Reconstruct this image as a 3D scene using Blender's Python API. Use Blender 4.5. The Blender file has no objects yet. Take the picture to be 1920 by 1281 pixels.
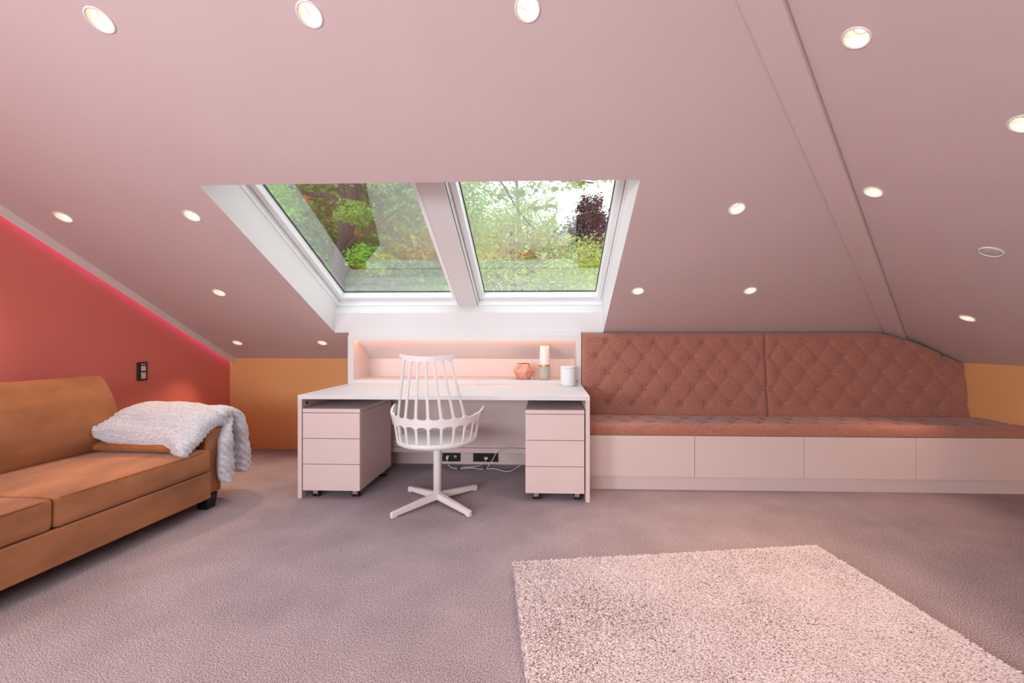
import bpy, bmesh, math, random
import numpy as np
from mathutils import Vector, Matrix, Euler, noise
from mathutils.geometry import delaunay_2d_cdt
R = math.radians
S = bpy.context.scene
COL = S.collection
random.seed(7)

# ------------------------------------------------------------------ camera, sky, light, exposure
cam = bpy.data.cameras.new('camera')
cam.sensor_width = 36.0
cam.lens = 36.0 * 800.0 / 1920.0
cam.shift_x = (960 - 998.56) / 1920
cam.shift_y = (635 - 640.5) / 1920
cam.clip_start = 0.05
cam.clip_end = 200
camo = bpy.data.objects.new('camera', cam)
COL.objects.link(camo)
camo.location = (0, 0, 1.14)
camo.rotation_euler = (R(90), 0, R(2.0))
S.camera = camo

w = bpy.data.worlds.new('overcast_sky')
S.world = w
w.use_nodes = True
bg = w.node_tree.nodes['Background']
bg.inputs['Color'].default_value = (0.93, 0.96, 1.0, 1)
bg.inputs['Strength'].default_value = 3.1

S.view_settings.view_transform = 'Standard'
S.view_settings.look = 'None'
S.view_settings.gamma = 1
S.view_settings.use_curve_mapping = False
S.view_settings.exposure = 0.29
S.cycles.use_denoising = True
S.cycles.max_bounces = 7
S.cycles.diffuse_bounces = 4
S.cycles.caustics_reflective = False
S.cycles.caustics_refractive = False
S.cycles.use_adaptive_sampling = True
S.cycles.adaptive_threshold = 0.06
S.cycles.transparent_max_bounces = 16
S.cycles.sample_clamp_indirect = 6

T = 0.527                       # tangent of the roof pitch
TH = math.atan(T)
YB, ZK, XL, XR = 4.30, 0.936, -3.282, 3.52   # back knee wall, knee height, left wall, right knee wall
YR = 0.35                       # ridge
ZR = ZK + T * (YB - YR)
YF = 2 * YR - YB                # rear knee wall
NB = Vector((0, math.sin(TH), math.cos(TH)))  # outward normal of the slope with the skylight


def zc(y):
    return ZK + T * (YB - y)


# added fill lamp, standing as daylight in the added dormer behind the camera
la = bpy.data.lights.new('rear_fill_light', 'AREA')
la.shape = 'RECTANGLE'
la.size, la.size_y = 3.0, 1.0
la.energy = 98
la.color = (0.90, 0.96, 1.0)
lo = bpy.data.objects.new('rear_fill_light', la)
COL.objects.link(lo)
lo.location = (-1.5, -3.38, 1.56)
lo.rotation_euler = (R(-90), 0, R(180))


# second added fill lamp, in the added gable window behind and left of camera
lg = bpy.data.lights.new('left_fill_light', 'AREA')
lg.shape = 'RECTANGLE'
lg.size, lg.size_y = 1.7, 1.0
lg.energy = 125
lg.color = (0.90, 0.96, 1.0)
lgo = bpy.data.objects.new('left_fill_light', lg)
COL.objects.link(lgo)
lgo.location = (XL + 0.03, -1.5, 1.45)
lgo.rotation_euler = (R(90), 0, R(-90))


# ------------------------------------------------------------------ materials
def new_mat(name):
    m = bpy.data.materials.new(name)
    m.use_nodes = True
    nt = m.node_tree
    return m, nt, nt.nodes['Principled BSDF']


def mat(name, col, rough=0.5, var=0.0, scale=8.0, bump=0.0, bscale=60.0, bdist=0.002, metal=0.0, sheen=0.0, spec=0.5, detail=4, stretch=None):
    m, nt, p = new_mat(name)
    N, L = nt.nodes, nt.links
    p.inputs['Base Color'].default_value = (*col, 1)
    p.inputs['Roughness'].default_value = rough
    p.inputs['Metallic'].default_value = metal
    p.inputs['Specular IOR Level'].default_value = spec
    if sheen:
        p.inputs['Sheen Weight'].default_value = sheen
        p.inputs['Sheen Roughness'].default_value = 0.4
    tc = N.new('ShaderNodeTexCoord')
    src = tc.outputs['Object']
    if stretch:
        mp = N.new('ShaderNodeMapping')
        mp.inputs['Scale'].default_value = stretch
        L.new(src, mp.inputs['Vector'])
        src = mp.outputs['Vector']
    if var:
        n = N.new('ShaderNodeTexNoise')
        n.inputs['Scale'].default_value = scale
        n.inputs['Detail'].default_value = detail
        r = N.new('ShaderNodeValToRGB')
        r.color_ramp.elements[0].position = 0.3
        r.color_ramp.elements[1].position = 0.7
        r.color_ramp.elements[0].color = (*[max(0, c * (1 - var)) for c in col], 1)
        r.color_ramp.elements[1].color = (*[min(1, c * (1 + var)) for c in col], 1)
        L.new(src, n.inputs['Vector'])
        L.new(n.outputs['Fac'], r.inputs['Fac'])
        L.new(r.outputs['Color'], p.inputs['Base Color'])
    if bump:
        n2 = N.new('ShaderNodeTexNoise')
        n2.inputs['Scale'].default_value = bscale
        n2.inputs['Detail'].default_value = 3
        b = N.new('ShaderNodeBump')
        b.inputs['Strength'].default_value = bump
        b.inputs['Distance'].default_value = bdist
        L.new(src, n2.inputs['Vector'])
        L.new(n2.outputs['Fac'], b.inputs['Height'])
        L.new(b.outputs['Normal'], p.inputs['Normal'])
    return m


def emit(name, col, strength):
    m, nt, p = new_mat(name)
    p.inputs['Base Color'].default_value = (*col, 1)
    p.inputs['Emission Color'].default_value = (*col, 1)
    p.inputs['Emission Strength'].default_value = strength
    return m


M = {}
M['ceiling'] = mat('ceiling_paint', (0.62, 0.49, 0.482), 0.62, var=0.015, scale=3, bump=0.08, bscale=240, bdist=0.001, spec=0.3)
M['coral'] = mat('coral_paint', (0.78, 0.22, 0.175), 0.6, var=0.02, scale=2, bump=0.06, bscale=240, bdist=0.001, spec=0.3)
M['orange'] = mat('orange_paint', (0.80, 0.40, 0.165), 0.6, var=0.02, scale=2, bump=0.06, bscale=240, bdist=0.001, spec=0.3)
M['white_wall'] = mat('white_paint', (0.74, 0.715, 0.715), 0.55, var=0.01, scale=3, spec=0.3)
M['rear'] = mat('rear_wall_paint', (0.62, 0.45, 0.42), 0.6, var=0.02, scale=2)
M['lacquer'] = mat('pink_white_lacquer', (0.70, 0.565, 0.54), 0.38, var=0.012, scale=4)
M['desk_white'] = mat('white_desk_lacquer', (0.74, 0.70, 0.705), 0.5, var=0.01, scale=4)
M['window_white'] = mat('white_window_lacquer', (0.86, 0.86, 0.87), 0.35, var=0.01, scale=5)
M['gasket'] = mat('black_gasket', (0.012, 0.014, 0.016), 0.5)
M['chair'] = mat('white_plastic', (0.78, 0.75, 0.745), 0.38, var=0.01, scale=6)
M['steel_white'] = mat('white_coated_steel', (0.80, 0.77, 0.77), 0.42, var=0.01, scale=6)
M['suede'] = mat('tan_suede', (0.39, 0.17, 0.08), 0.85, var=0.27, scale=5.5, bump=0.35, bscale=160, bdist=0.0015, sheen=0.12, spec=0.15, stretch=(1, 0.45, 1))
M['suede_dark'] = mat('brown_suede', (0.36, 0.125, 0.045), 0.85, var=0.22, scale=7, bump=0.35, bscale=160, bdist=0.0015, sheen=0.3, spec=0.15)
M['black'] = mat('black_lacquer', (0.012, 0.011, 0.011), 0.4, var=0.1)
M['black_plastic'] = mat('black_plastic', (0.015, 0.014, 0.014), 0.35, var=0.1)
M['chrome'] = mat('brushed_metal', (0.62, 0.56, 0.52), 0.3, metal=1.0)
M['gold'] = mat('brass', (0.80, 0.50, 0.14), 0.25, metal=1.0)
M['rose_glass'] = mat('rose_metal_panel', (0.80, 0.36, 0.33), 0.3, var=0.08, scale=12)
M['speaker'] = mat('white_speaker_mesh', (0.80, 0.80, 0.83), 0.55, bump=0.15, bscale=900, bdist=0.0004)
M['bottle_white'] = mat('white_ceramic', (0.85, 0.82, 0.81), 0.3)
M['bottle_grey'] = mat('grey_felt', (0.52, 0.48, 0.43), 0.75, var=0.05, scale=40)
M['cable'] = mat('white_cable', (0.78, 0.72, 0.70), 0.45)
M['bark'] = mat('tree_bark', (0.022, 0.017, 0.013), 0.9, var=0.35, scale=9, bump=0.8, bscale=14, bdist=0.03, stretch=(3, 3, 0.6))
M['lawn'] = mat('lawn_grass', (0.07, 0.16, 0.03), 0.9, var=0.3, scale=0.8)
M['trim'] = mat('downlight_white', (0.80, 0.76, 0.75), 0.4)
M['reflector'] = mat('cream_reflector', (0.93, 0.88, 0.80), 0.35)
M['bulb'] = emit('warm_bulb', (1.0, 0.90, 0.74), 5.0)
M['led_pink'] = emit('pink_led', (0.9, 0.26, 0.80), 1.9)
M['led_peach'] = emit('peach_led', (1.0, 0.38, 0.13), 20.0)
M['fascia'] = mat('fascia_white', (0.88, 0.80, 0.78), 0.5, var=0.01)


def fabric_mat(name, c0, c1, weave=420.0):
    m, nt, p = new_mat(name)
    N, L = nt.nodes, nt.links
    tc = N.new('ShaderNodeTexCoord')
    n = N.new('ShaderNodeTexNoise')
    n.inputs['Scale'].default_value = 90
    n.inputs['Detail'].default_value = 6
    n.inputs['Roughness'].default_value = 0.75
    r = N.new('ShaderNodeValToRGB')
    r.color_ramp.elements[0].position = 0.36
    r.color_ramp.elements[1].position = 0.64
    r.color_ramp.elements[0].color = (*c0, 1)
    r.color_ramp.elements[1].color = (*c1, 1)
    v = N.new('ShaderNodeTexVoronoi')
    v.inputs['Scale'].default_value = weave
    b = N.new('ShaderNodeBump')
    b.inputs['Strength'].default_value = 0.5
    b.inputs['Distance'].default_value = 0.0015
    L.new(tc.outputs['Object'], n.inputs['Vector'])
    L.new(tc.outputs['Object'], v.inputs['Vector'])
    L.new(n.outputs['Fac'], r.inputs['Fac'])
    L.new(r.outputs['Color'], p.inputs['Base Color'])
    L.new(v.outputs['Distance'], b.inputs['Height'])
    L.new(b.outputs['Normal'], p.inputs['Normal'])
    p.inputs['Roughness'].default_value = 0.85
    p.inputs['Sheen Weight'].default_value = 0.35
    p.inputs['Specular IOR Level'].default_value = 0.15
    return m


M['chenille'] = fabric_mat('rose_brown_chenille', (0.31, 0.115, 0.085), (0.47, 0.21, 0.155))
M['plush'] = fabric_mat('grey_white_plush', (0.47, 0.475, 0.51), (0.80, 0.82, 0.87), 260)

# carpet: short twisted pile, colour and relief only
m, nt, p = new_mat('mauve_grey_carpet')
N, L = nt.nodes, nt.links
tc = N.new('ShaderNodeTexCoord')
n1 = N.new('ShaderNodeTexNoise'); n1.inputs['Scale'].default_value = 230; n1.inputs['Detail'].default_value = 2.5
n2 = N.new('ShaderNodeTexNoise'); n2.inputs['Scale'].default_value = 3.2; n2.inputs['Detail'].default_value = 5
r1 = N.new('ShaderNodeValToRGB')
r1.color_ramp.elements[0].position = 0.40; r1.color_ramp.elements[0].color = (0.19, 0.152, 0.170, 1)
r1.color_ramp.elements[1].position = 0.60; r1.color_ramp.elements[1].color = (0.60, 0.515, 0.56, 1)
r2 = N.new('ShaderNodeValToRGB')
r2.color_ramp.elements[0].position = 0.35; r2.color_ramp.elements[0].color = (0.84, 0.84, 0.84, 1)
r2.color_ramp.elements[1].position = 0.65; r2.color_ramp.elements[1].color = (1.0, 1.0, 1.0, 1)
mx = N.new('ShaderNodeMixRGB'); mx.blend_type = 'MULTIPLY'; mx.inputs['Fac'].default_value = 1
b = N.new('ShaderNodeBump'); b.inputs['Strength'].default_value = 0.3; b.inputs['Distance'].default_value = 0.002
for n in (n1, n2): L.new(tc.outputs['Object'], n.inputs['Vector'])
L.new(n1.outputs['Fac'], r1.inputs['Fac']); L.new(n2.outputs['Fac'], r2.inputs['Fac'])
L.new(r1.outputs['Color'], mx.inputs['Color1']); L.new(r2.outputs['Color'], mx.inputs['Color2'])
L.new(mx.outputs['Color'], p.inputs['Base Color'])
L.new(n1.outputs['Fac'], b.inputs['Height']); L.new(b.outputs['Normal'], p.inputs['Normal'])
p.inputs['Roughness'].default_value = 0.95; p.inputs['Specular IOR Level'].default_value = 0.1
M['carpet'] = m


def pile_mat(name, c0, c1, scale, trans=0.0, rnd=0.5):
    m, nt, p = new_mat(name)
    N, L = nt.nodes, nt.links
    tc = N.new('ShaderNodeTexCoord')
    n = N.new('ShaderNodeTexNoise'); n.inputs['Scale'].default_value = scale; n.inputs['Detail'].default_value = 4
    g = N.new('ShaderNodeNewGeometry')
    mm = N.new('ShaderNodeMath'); mm.operation = 'MULTIPLY_ADD'
    mm.inputs[1].default_value = rnd; mm.inputs[2].default_value = -rnd * 0.5
    ad = N.new('ShaderNodeMath'); ad.operation = 'ADD'
    r = N.new('ShaderNodeValToRGB')
    r.color_ramp.elements[0].position = 0.25; r.color_ramp.elements[0].color = (*c0, 1)
    r.color_ramp.elements[1].position = 0.75; r.color_ramp.elements[1].color = (*c1, 1)
    L.new(tc.outputs['Object'], n.inputs['Vector'])
    L.new(g.outputs['Random Per Island'], mm.inputs[0])
    L.new(mm.outputs[0], ad.inputs[0]); L.new(n.outputs['Fac'], ad.inputs[1])
    L.new(ad.outputs[0], r.inputs['Fac'])
    L.new(r.outputs['Color'], p.inputs['Base Color'])
    p.inputs['Roughness'].default_value = 0.7; p.inputs['Specular IOR Level'].default_value = 0.15
    if trans:
        t = N.new('ShaderNodeBsdfTranslucent')
        mix = N.new('ShaderNodeMixShader'); mix.inputs['Fac'].default_value = trans
        L.new(r.outputs['Color'], t.inputs['Color'])
        L.new(p.outputs[0], mix.inputs[1]); L.new(t.outputs[0], mix.inputs[2])
        L.new(mix.outputs[0], N['Material Output'].inputs['Surface'])
    return m


M['rug_pile'] = pile_mat('pink_shag_pile', (0.76, 0.645, 0.64), (0.84, 0.745, 0.745), 6, rnd=0.6)
M['rug_base'] = mat('pink_rug_backing', (0.80, 0.69, 0.685), 0.9, var=0.1, scale=60)
M['leaf_dark'] = pile_mat('dark_oak_leaves', (0.09, 0.23, 0.03), (0.25, 0.50, 0.08), 1.2, 0.5)
M['leaf_bright'] = pile_mat('bright_oak_leaves', (0.13, 0.32, 0.03), (0.30, 0.52, 0.07), 1.2, 0.45)
M['leaf_yellow'] = pile_mat('yellow_green_leaves', (0.20, 0.31, 0.045), (0.46, 0.56, 0.12), 0.7, 0.4)
M['leaf_light'] = pile_mat('light_green_leaves', (0.17, 0.29, 0.07), (0.40, 0.54, 0.18), 0.6, 0.4)
M['leaf_purple'] = pile_mat('purple_beech_leaves', (0.04, 0.033, 0.045), (0.12, 0.095, 0.125), 0.9, 0.25)
M['leaf_rust'] = pile_mat('rust_leaves', (0.40, 0.12, 0.03), (0.55, 0.20, 0.06), 2, 0.3)

# glazing: coated double glass, clear with a mirror-like share
m = bpy.data.materials.new('coated_glass'); m.use_nodes = True
nt = m.node_tree; N, L = nt.nodes, nt.links
N.remove(N['Principled BSDF'])
tr = N.new('ShaderNodeBsdfTransparent'); tr.inputs['Color'].default_value = (0.90, 0.96, 0.93, 1)
gl = N.new('ShaderNodeBsdfGlossy'); gl.inputs['Roughness'].default_value = 0.0; gl.inputs['Color'].default_value = (1, 1, 1, 1)
lw = N.new('ShaderNodeFresnel'); lw.inputs['IOR'].default_value = 1.5
ma = N.new('ShaderNodeMath'); ma.operation = 'MULTIPLY_ADD'; ma.inputs[1].default_value = 1.0; ma.inputs[2].default_value = 0.32
mi = N.new('ShaderNodeMixShader')
L.new(lw.outputs[0], ma.inputs[0]); L.new(ma.outputs[0], mi.inputs['Fac'])
L.new(tr.outputs[0], mi.inputs[1]); L.new(gl.outputs[0], mi.inputs[2])
L.new(mi.outputs[0], N['Material Output'].inputs['Surface'])
M['glass'] = m


# ------------------------------------------------------------------ helpers
def tag(o, label=None, cat=None, group=None, kind=None):
    if label: o['label'] = label
    if cat: o['category'] = cat
    if group: o['group'] = group
    if kind: o['kind'] = kind
    return o


def thing(name, label, cat, loc=(0, 0, 0), rot=(0, 0, 0), group=None, kind=None):
    o = bpy.data.objects.new(name, None)
    o.empty_display_size = 0.1
    COL.objects.link(o)
    o.location = loc
    o.rotation_euler = rot
    return tag(o, label, cat, group, kind)


def ob(name, geo, m, parent=None, smooth=False, sub=None, loc=None, rot=None):
    """geo: (verts, faces) or a bmesh; sub: world offset to subtract."""
    me = bpy.data.meshes.new(name)
    if isinstance(geo, bmesh.types.BMesh):
        geo.to_mesh(me); geo.free()
    elif isinstance(geo, bpy.types.Mesh):
        me = geo
    else:
        me.from_pydata(geo[0], [], geo[1])
    if sub is not None:
        me.transform(Matrix.Translation(-Vector(sub)))
    if smooth:
        me.shade_smooth()
    if m is not None and not me.materials:
        me.materials.append(m)
    o = bpy.data.objects.new(name, me)
    COL.objects.link(o)
    if parent is not None: o.parent = parent
    if loc is not None: o.location = loc
    if rot is not None: o.rotation_euler = rot
    return o


def box(x0, x1, y0, y1, z0, z1, bev=0.0, seg=2, bm=None):
    new = bmesh.new()
    vs = [new.verts.new(c) for c in ((x0, y0, z0), (x1, y0, z0), (x1, y1, z0), (x0, y1, z0), (x0, y0, z1), (x1, y0, z1), (x1, y1, z1), (x0, y1, z1))]
    for f in ((0, 3, 2, 1), (4, 5, 6, 7), (0, 1, 5, 4), (1, 2, 6, 5), (2, 3, 7, 6), (3, 0, 4, 7)):
        new.faces.new([vs[i] for i in f])
    if bev:
        bmesh.ops.bevel(new, geom=list(new.edges), offset=bev, segments=seg, affect='EDGES', profile=0.5)
    if bm is not None:
        me = bpy.data.meshes.new('t'); new.to_mesh(me); new.free(); bm.from_mesh(me); bpy.data.meshes.remove(me)
        return bm
    return new


def lathe(prof, seg=32, cap=True):
    """prof: list of (r, z)."""
    V, F = [], []
    for r, z in prof:
        for i in range(seg):
            a = 2 * math.pi * i / seg
            V.append((r * math.cos(a), r * math.sin(a), z))
    for j in range(len(prof) - 1):
        for i in range(seg):
            k = (i + 1) % seg
            F.append((j * seg + i, j * seg + k, (j + 1) * seg + k, (j + 1) * seg + i))
    if cap:
        F.append(tuple(reversed(range(seg))))
        F.append(tuple((len(prof) - 1) * seg + i for i in range(seg)))
    return V, F


def catmull(pts, n, ease=False):
    pts = [Vector(p) for p in pts]
    out = []
    m = len(pts) - 1
    for k in range(n):
        t = k / (n - 1)
        if ease: t = 0.5 - 0.5 * math.cos(math.pi * t)
        t *= m
        i = min(int(t), m - 1)
        u = t - i
        p0, p1, p2, p3 = pts[max(i - 1, 0)], pts[i], pts[i + 1], pts[min(i + 2, m)]
        out.append(0.5 * ((2 * p1) + (p2 - p0) * u + (2 * p0 - 5 * p1 + 4 * p2 - p3) * u * u + (3 * p1 - p0 - 3 * p2 + p3) * u ** 3))
    return out


def tube(pts, r, seg=8, r1=None, V=None, F=None, flat=1.0):
    V = [] if V is None else V
    F = [] if F is None else F
    pts = [Vector(p) for p in pts]
    n = len(pts)
    base = len(V)
    prev = None
    for i, p in enumerate(pts):
        d = (pts[min(i + 1, n - 1)] - pts[max(i - 1, 0)]).normalized()
        ref = prev if prev is not None else (Vector((0, 0, 1)) if abs(d.z) < 0.9 else Vector((0, 1, 0)))
        u = (ref - d * ref.dot(d)).normalized()
        prev = u
        v = d.cross(u)
        rr = r if r1 is None else r + (r1 - r) * i / max(1, n - 1)
        for k in range(seg):
            a = 2 * math.pi * k / seg
            V.append(tuple(p + u * rr * math.cos(a) + v * rr * flat * math.sin(a)))
    for i in range(n - 1):
        for k in range(seg):
            k2 = (k + 1) % seg
            F.append((base + i * seg + k, base + i * seg + k2, base + (i + 1) * seg + k2, base + (i + 1) * seg + k))
    F.append(tuple(base + k for k in reversed(range(seg))))
    F.append(tuple(base + (n - 1) * seg + k for k in range(seg)))
    return V, F


def rbox(dx, dy, dz, r, bulge=(0, 0, 0), n=(14, 14, 6), wob=0.0, seed=0):
    """soft rounded box centred on the origin, half sizes dx, dy, dz."""
    D = (dx, dy, dz)
    V, F, idx = [], [], {}

    def vid(c):
        key = tuple(round(q, 5) for q in c)
        if key in idx: return idx[key]
        p = Vector((c[0] * dx, c[1] * dy, c[2] * dz))
        q = Vector([max(-(D[i] - r), min(D[i] - r, p[i])) for i in range(3)])
        d = p - q
        if d.length > 1e-6:
            d = d.normalized() * r
        o = q + d
        for i in range(3):
            j, k = (i + 1) % 3, (i + 2) % 3
            if abs(c[i]) > 0.999:
                o[i] += math.copysign(bulge[i] * (1 - c[j] ** 2) * (1 - c[k] ** 2), c[i])
        if wob:
            o += Vector(noise.noise_vector(o * 6 + Vector((seed, seed, 0)))) * wob
        idx[key] = len(V)
        V.append(tuple(o))
        return idx[key]
    for ax in range(3):
        a, b = (ax + 1) % 3, (ax + 2) % 3
        for s in (-1, 1):
            for i in range(n[a]):
                for j in range(n[b]):
                    q = []
                    for (u, v) in ((i, j), (i + 1, j), (i + 1, j + 1), (i, j + 1)):
                        c = [0, 0, 0]
                        c[ax] = s
                        # denser near the edges
                        c[a] = math.sin((u / n[a] - 0.5) * math.pi)
                        c[b] = math.sin((v / n[b] - 0.5) * math.pi)
                        q.append(vid(c))
                    F.append(q if s > 0 else q[::-1])
    return V, F


def prism(poly, axis, a, b):
    """extrude a 2D polygon along axis from a to b."""
    n = len(poly)
    def P(q, t):
        return (t, q[0], q[1]) if axis == 'x' else ((q[0], t, q[1]) if axis == 'y' else (q[0], q[1], t))
    V = [P(q, a) for q in poly] + [P(q, b) for q in poly]
    F = [tuple(range(n)), tuple(reversed(range(n, 2 * n)))]
    for i in range(n):
        j = (i + 1) % n
        F.append((i, i + n, j + n, j))
    bm = bmesh.new()
    vs = [bm.verts.new(v) for v in V]
    for f in F: bm.faces.new([vs[i] for i in f])
    bmesh.ops.recalc_face_normals(bm, faces=bm.faces)
    return bm


def inside(pt, poly):
    x, y = pt; c = False
    for i in range(len(poly)):
        (x1, y1), (x2, y2) = poly[i], poly[i - 1]
        if (y1 > y) != (y2 > y) and x < (x2 - x1) * (y - y1) / (y2 - y1) + x1: c = not c
    return c


def plate(outer, holes, zf):
    """polygon with holes in plan, lifted to z = zf(x, y)."""
    pts, edges = [], []
    for loop in [outer] + holes:
        b0 = len(pts)
        pts += [Vector(p) for p in loop]
        edges += [(b0 + i, b0 + (i + 1) % len(loop)) for i in range(len(loop))]
    vs, _, fs, *_ = delaunay_2d_cdt(pts, edges, [], 0, 1e-5)
    F = []
    for f in fs:
        c = sum((vs[i] for i in f), Vector((0, 0))) / len(f)
        if inside(c, outer) and not any(inside(c, h) for h in holes):
            F.append(tuple(f))
    return [(v.x, v.y, zf(v.x, v.y)) for v in vs], F


def struct(name, geo, m, label=None, **k):
    return tag(ob(name, geo, m, **k), label, kind='structure')


# ------------------------------------------------------------------ downlight positions (x, y) by slope
DL_B = [
    (-1.724, 1.585, 'leftmost of the three lit downlights in the top row'),
    (-0.900, 1.585, 'middle one of the three lit downlights in the top row'),
    (-0.074, 1.585, 'rightmost of the three lit downlights in the top row, cut by the picture edge'),
    (-2.956, 2.505, 'upper of the two lit downlights beside the pale fascia board'),
    (-2.148, 2.505, 'lit downlight just left of the skylight upper corner'),
    (-2.555, 3.235, 'lit downlight above the grey throw, left of the skylight'),
    (-2.972, 3.990, 'lowest lit downlight by the end of the fascia board, above the orange knee wall'),
    (-2.144, 3.990, 'lowest lit downlight just left of the desk hutch'),
    (1.090, 2.495, 'lit downlight between the skylight right side and the hip beam'),
    (0.680, 3.235, 'lit downlight right beside the skylight lower right corner'),
    (1.511, 3.235, 'lit downlight above the middle of the tufted bench'),
]
DL_R = [
    (1.100, 1.560, 'lit downlight right of the hip beam near the top of picture'),
    (1.690, 1.570, 'lit downlight cut by the right edge of the picture'),
    (1.690, 2.275, 'lit downlight hugging the right side of the hip beam'),
    (2.870, 3.020, 'lit downlight low above the rounded end of the tufted backrest'),
]
SPK = (2.285, 2.280)


def circ(x, y, r, sx, sy, n=28):
    return [(x + r * sx * math.cos(2 * math.pi * i / n), y + r * sy * math.sin(2 * math.pi * i / n)) for i in range(n)]


CT = math.cos(TH)
HR = 0.0405
# skylight opening in plan
OX0, OX1, OY0, OY1 = -1.93, 0.495, 2.30, 3.81

# ------------------------------------------------------------------ room shell
struct('floor', ([(XL, YF, 0), (XR, YF, 0), (XR, YB, 0), (XL, YB, 0)], [(0, 1, 2, 3)]), M['carpet'], 'mauve grey fitted carpet covering the whole attic floor')
GW = (-2.4, -0.6, 0.9, 2.0)  # opening for the added gable window, out of view
wv_, wf_ = plate([(YB, 0), (YB, ZK), (YR, ZR), (YF, ZK), (YF, 0)], [[(GW[0], GW[2]), (GW[1], GW[2]), (GW[1], GW[3]), (GW[0], GW[3])]], lambda x, y: 0)
struct('wall_left', ([(XL, a_, b2_) for a_, b2_, _ in wv_], wf_), M['coral'], 'coral red gable wall behind the sofa')
struct('wall_back', box(XL, XR, YB, YB + 0.1, 0, ZK), M['orange'], 'low orange knee wall beside the desk')
struct('wall_right', box(XR, XR + 0.1, YF, YB + 0.1, 0, ZK), M['orange'], 'low orange knee wall at the right end of the bench')
struct('wall_rear', box(XL, XR, YF - 0.1, YF, 0, ZK), M['rear'], 'knee wall behind the camera')
XH = XR - (YB - YR)
holesB = [[(OX0, OY0), (OX1, OY0), (OX1, OY1), (OX0, OY1)]] + [circ(x, y, HR, 1, CT) for x, y, _ in DL_B]
struct('ceiling', plate([(XL, YR), (XH, YR), (XR, YB), (XL, YB)], holesB, lambda x, y: zc(y)), M['ceiling'], 'dusty pink sloping ceiling around the skylight')
holesR = [circ(x, y, HR, CT, 1) for x, y, _ in DL_R]
struct('ceiling_right', plate([(XH, YR), (XR, YF), (XR, YB)], holesR, lambda x, y: ZK + T * (XR - x)), M['ceiling'], 'dusty pink sloping ceiling right of the hip beam')
DMX0, DMX1, DMY, DMZ = -3.1, 0.1, -3.45, 2.10          # unseen dormer, added behind the camera to light the front slope
YD = YF + (DMZ - ZK) / T
zr = lambda x, y: ZK + T * (y - YF)
struct('ceiling_rear', plate([(XL, YR), (XH, YR), (XR, YF), (XL, YF)], [[(DMX0, DMY), (DMX1, DMY), (DMX1, YD), (DMX0, YD)]], zr), M['ceiling'], 'rear sloping ceiling behind the camera')
z0_ = zr(0, DMY)
struct('added_dormer_lining', ([(DMX0, DMY, DMZ), (DMX1, DMY, DMZ), (DMX1, YD, DMZ), (DMX0, YD, DMZ), (DMX0, DMY, z0_), (DMX1, DMY, z0_)], [(0, 1, 2, 3), (0, 3, 4), (1, 5, 2)]), M['white_wall'], 'white lining of the dormer added behind the camera for light')
wt = thing('added_dormer_window', 'wide white dormer window added unseen behind the camera for light', None, ((DMX0 + DMX1) / 2, DMY, z0_), kind='structure')
wl = wt.location
ob('pane', ([(DMX0, DMY - 0.03, z0_), (DMX1, DMY - 0.03, z0_), (DMX1, DMY - 0.03, DMZ), (DMX0, DMY - 0.03, DMZ)], [(0, 1, 2, 3)]), M['glass'], wt, sub=wl)
for bx_ in ((DMX0, DMX1, z0_, z0_ + 0.06), (DMX0, DMX1, DMZ - 0.06, DMZ)):
    ob('window_frame', box(bx_[0], bx_[1], DMY - 0.05, DMY, bx_[2], bx_[3]), M['window_white'], wt, sub=wl)
for k in range(5):
    xx = DMX0 + (DMX1 - DMX0 - 0.06) * k / 4
    ob('mullion', box(xx, xx + 0.06, DMY - 0.05, DMY, z0_ + 0.06, DMZ - 0.06), M['window_white'], wt, sub=wl)


wt = thing('added_gable_window', 'white gable window added unseen behind the camera for light', None, (XL, (GW[0] + GW[1]) / 2, GW[2]), kind='structure')  # unseen window, added to bring light onto the right slope
wl = wt.location
ob('pane', ([(XL - 0.03, GW[0], GW[2]), (XL - 0.03, GW[1], GW[2]), (XL - 0.03, GW[1], GW[3]), (XL - 0.03, GW[0], GW[3])], [(0, 1, 2, 3)]), M['glass'], wt, sub=wl)
for a0, a1, b0_, b1_ in ((GW[0], GW[1], GW[2], GW[2] + 0.06), (GW[0], GW[1], GW[3] - 0.06, GW[3]), (GW[0], GW[0] + 0.06, GW[2] + 0.06, GW[3] - 0.06), (GW[1] - 0.06, GW[1], GW[2] + 0.06, GW[3] - 0.06), (-1.53, -1.47, GW[2] + 0.06, GW[3] - 0.06)):
    ob('window_frame', box(XL - 0.06, XL, a0, a1, b0_, b1_), M['window_white'], wt, sub=wl)


def sl(x, y0, o):
    """point on the slope: plan x, y0 on the ceiling plane, then o outwards along the normal."""
    return (x, y0 + o * NB.y, zc(y0) + o * NB.z)


# white lining of the skylight shaft
WB = 3.75
V = []
prof = [(OY1, zc(OY1)), (3.812, 1.373), sl(0, WB, 0.245)[1:], sl(0, WB, 0.36)[1:]]
top = [(OY0, zc(OY0)), sl(0, OY0, 0.36)[1:]]
V = [(OX0, *q) for q in prof] + [(OX1, *q) for q in prof] + [(OX0, *q) for q in top] + [(OX1, *q) for q in top]
F = [(0, 4, 5, 1), (1, 5, 6, 2), (2, 6, 7, 3), (8, 9, 11, 10), (0, 1, 2, 3, 9, 8), (4, 10, 11, 7, 6, 5)]
struct('trim_1', (V, F), M['white_wall'], 'white plastered shaft lining around the skylights')


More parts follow.
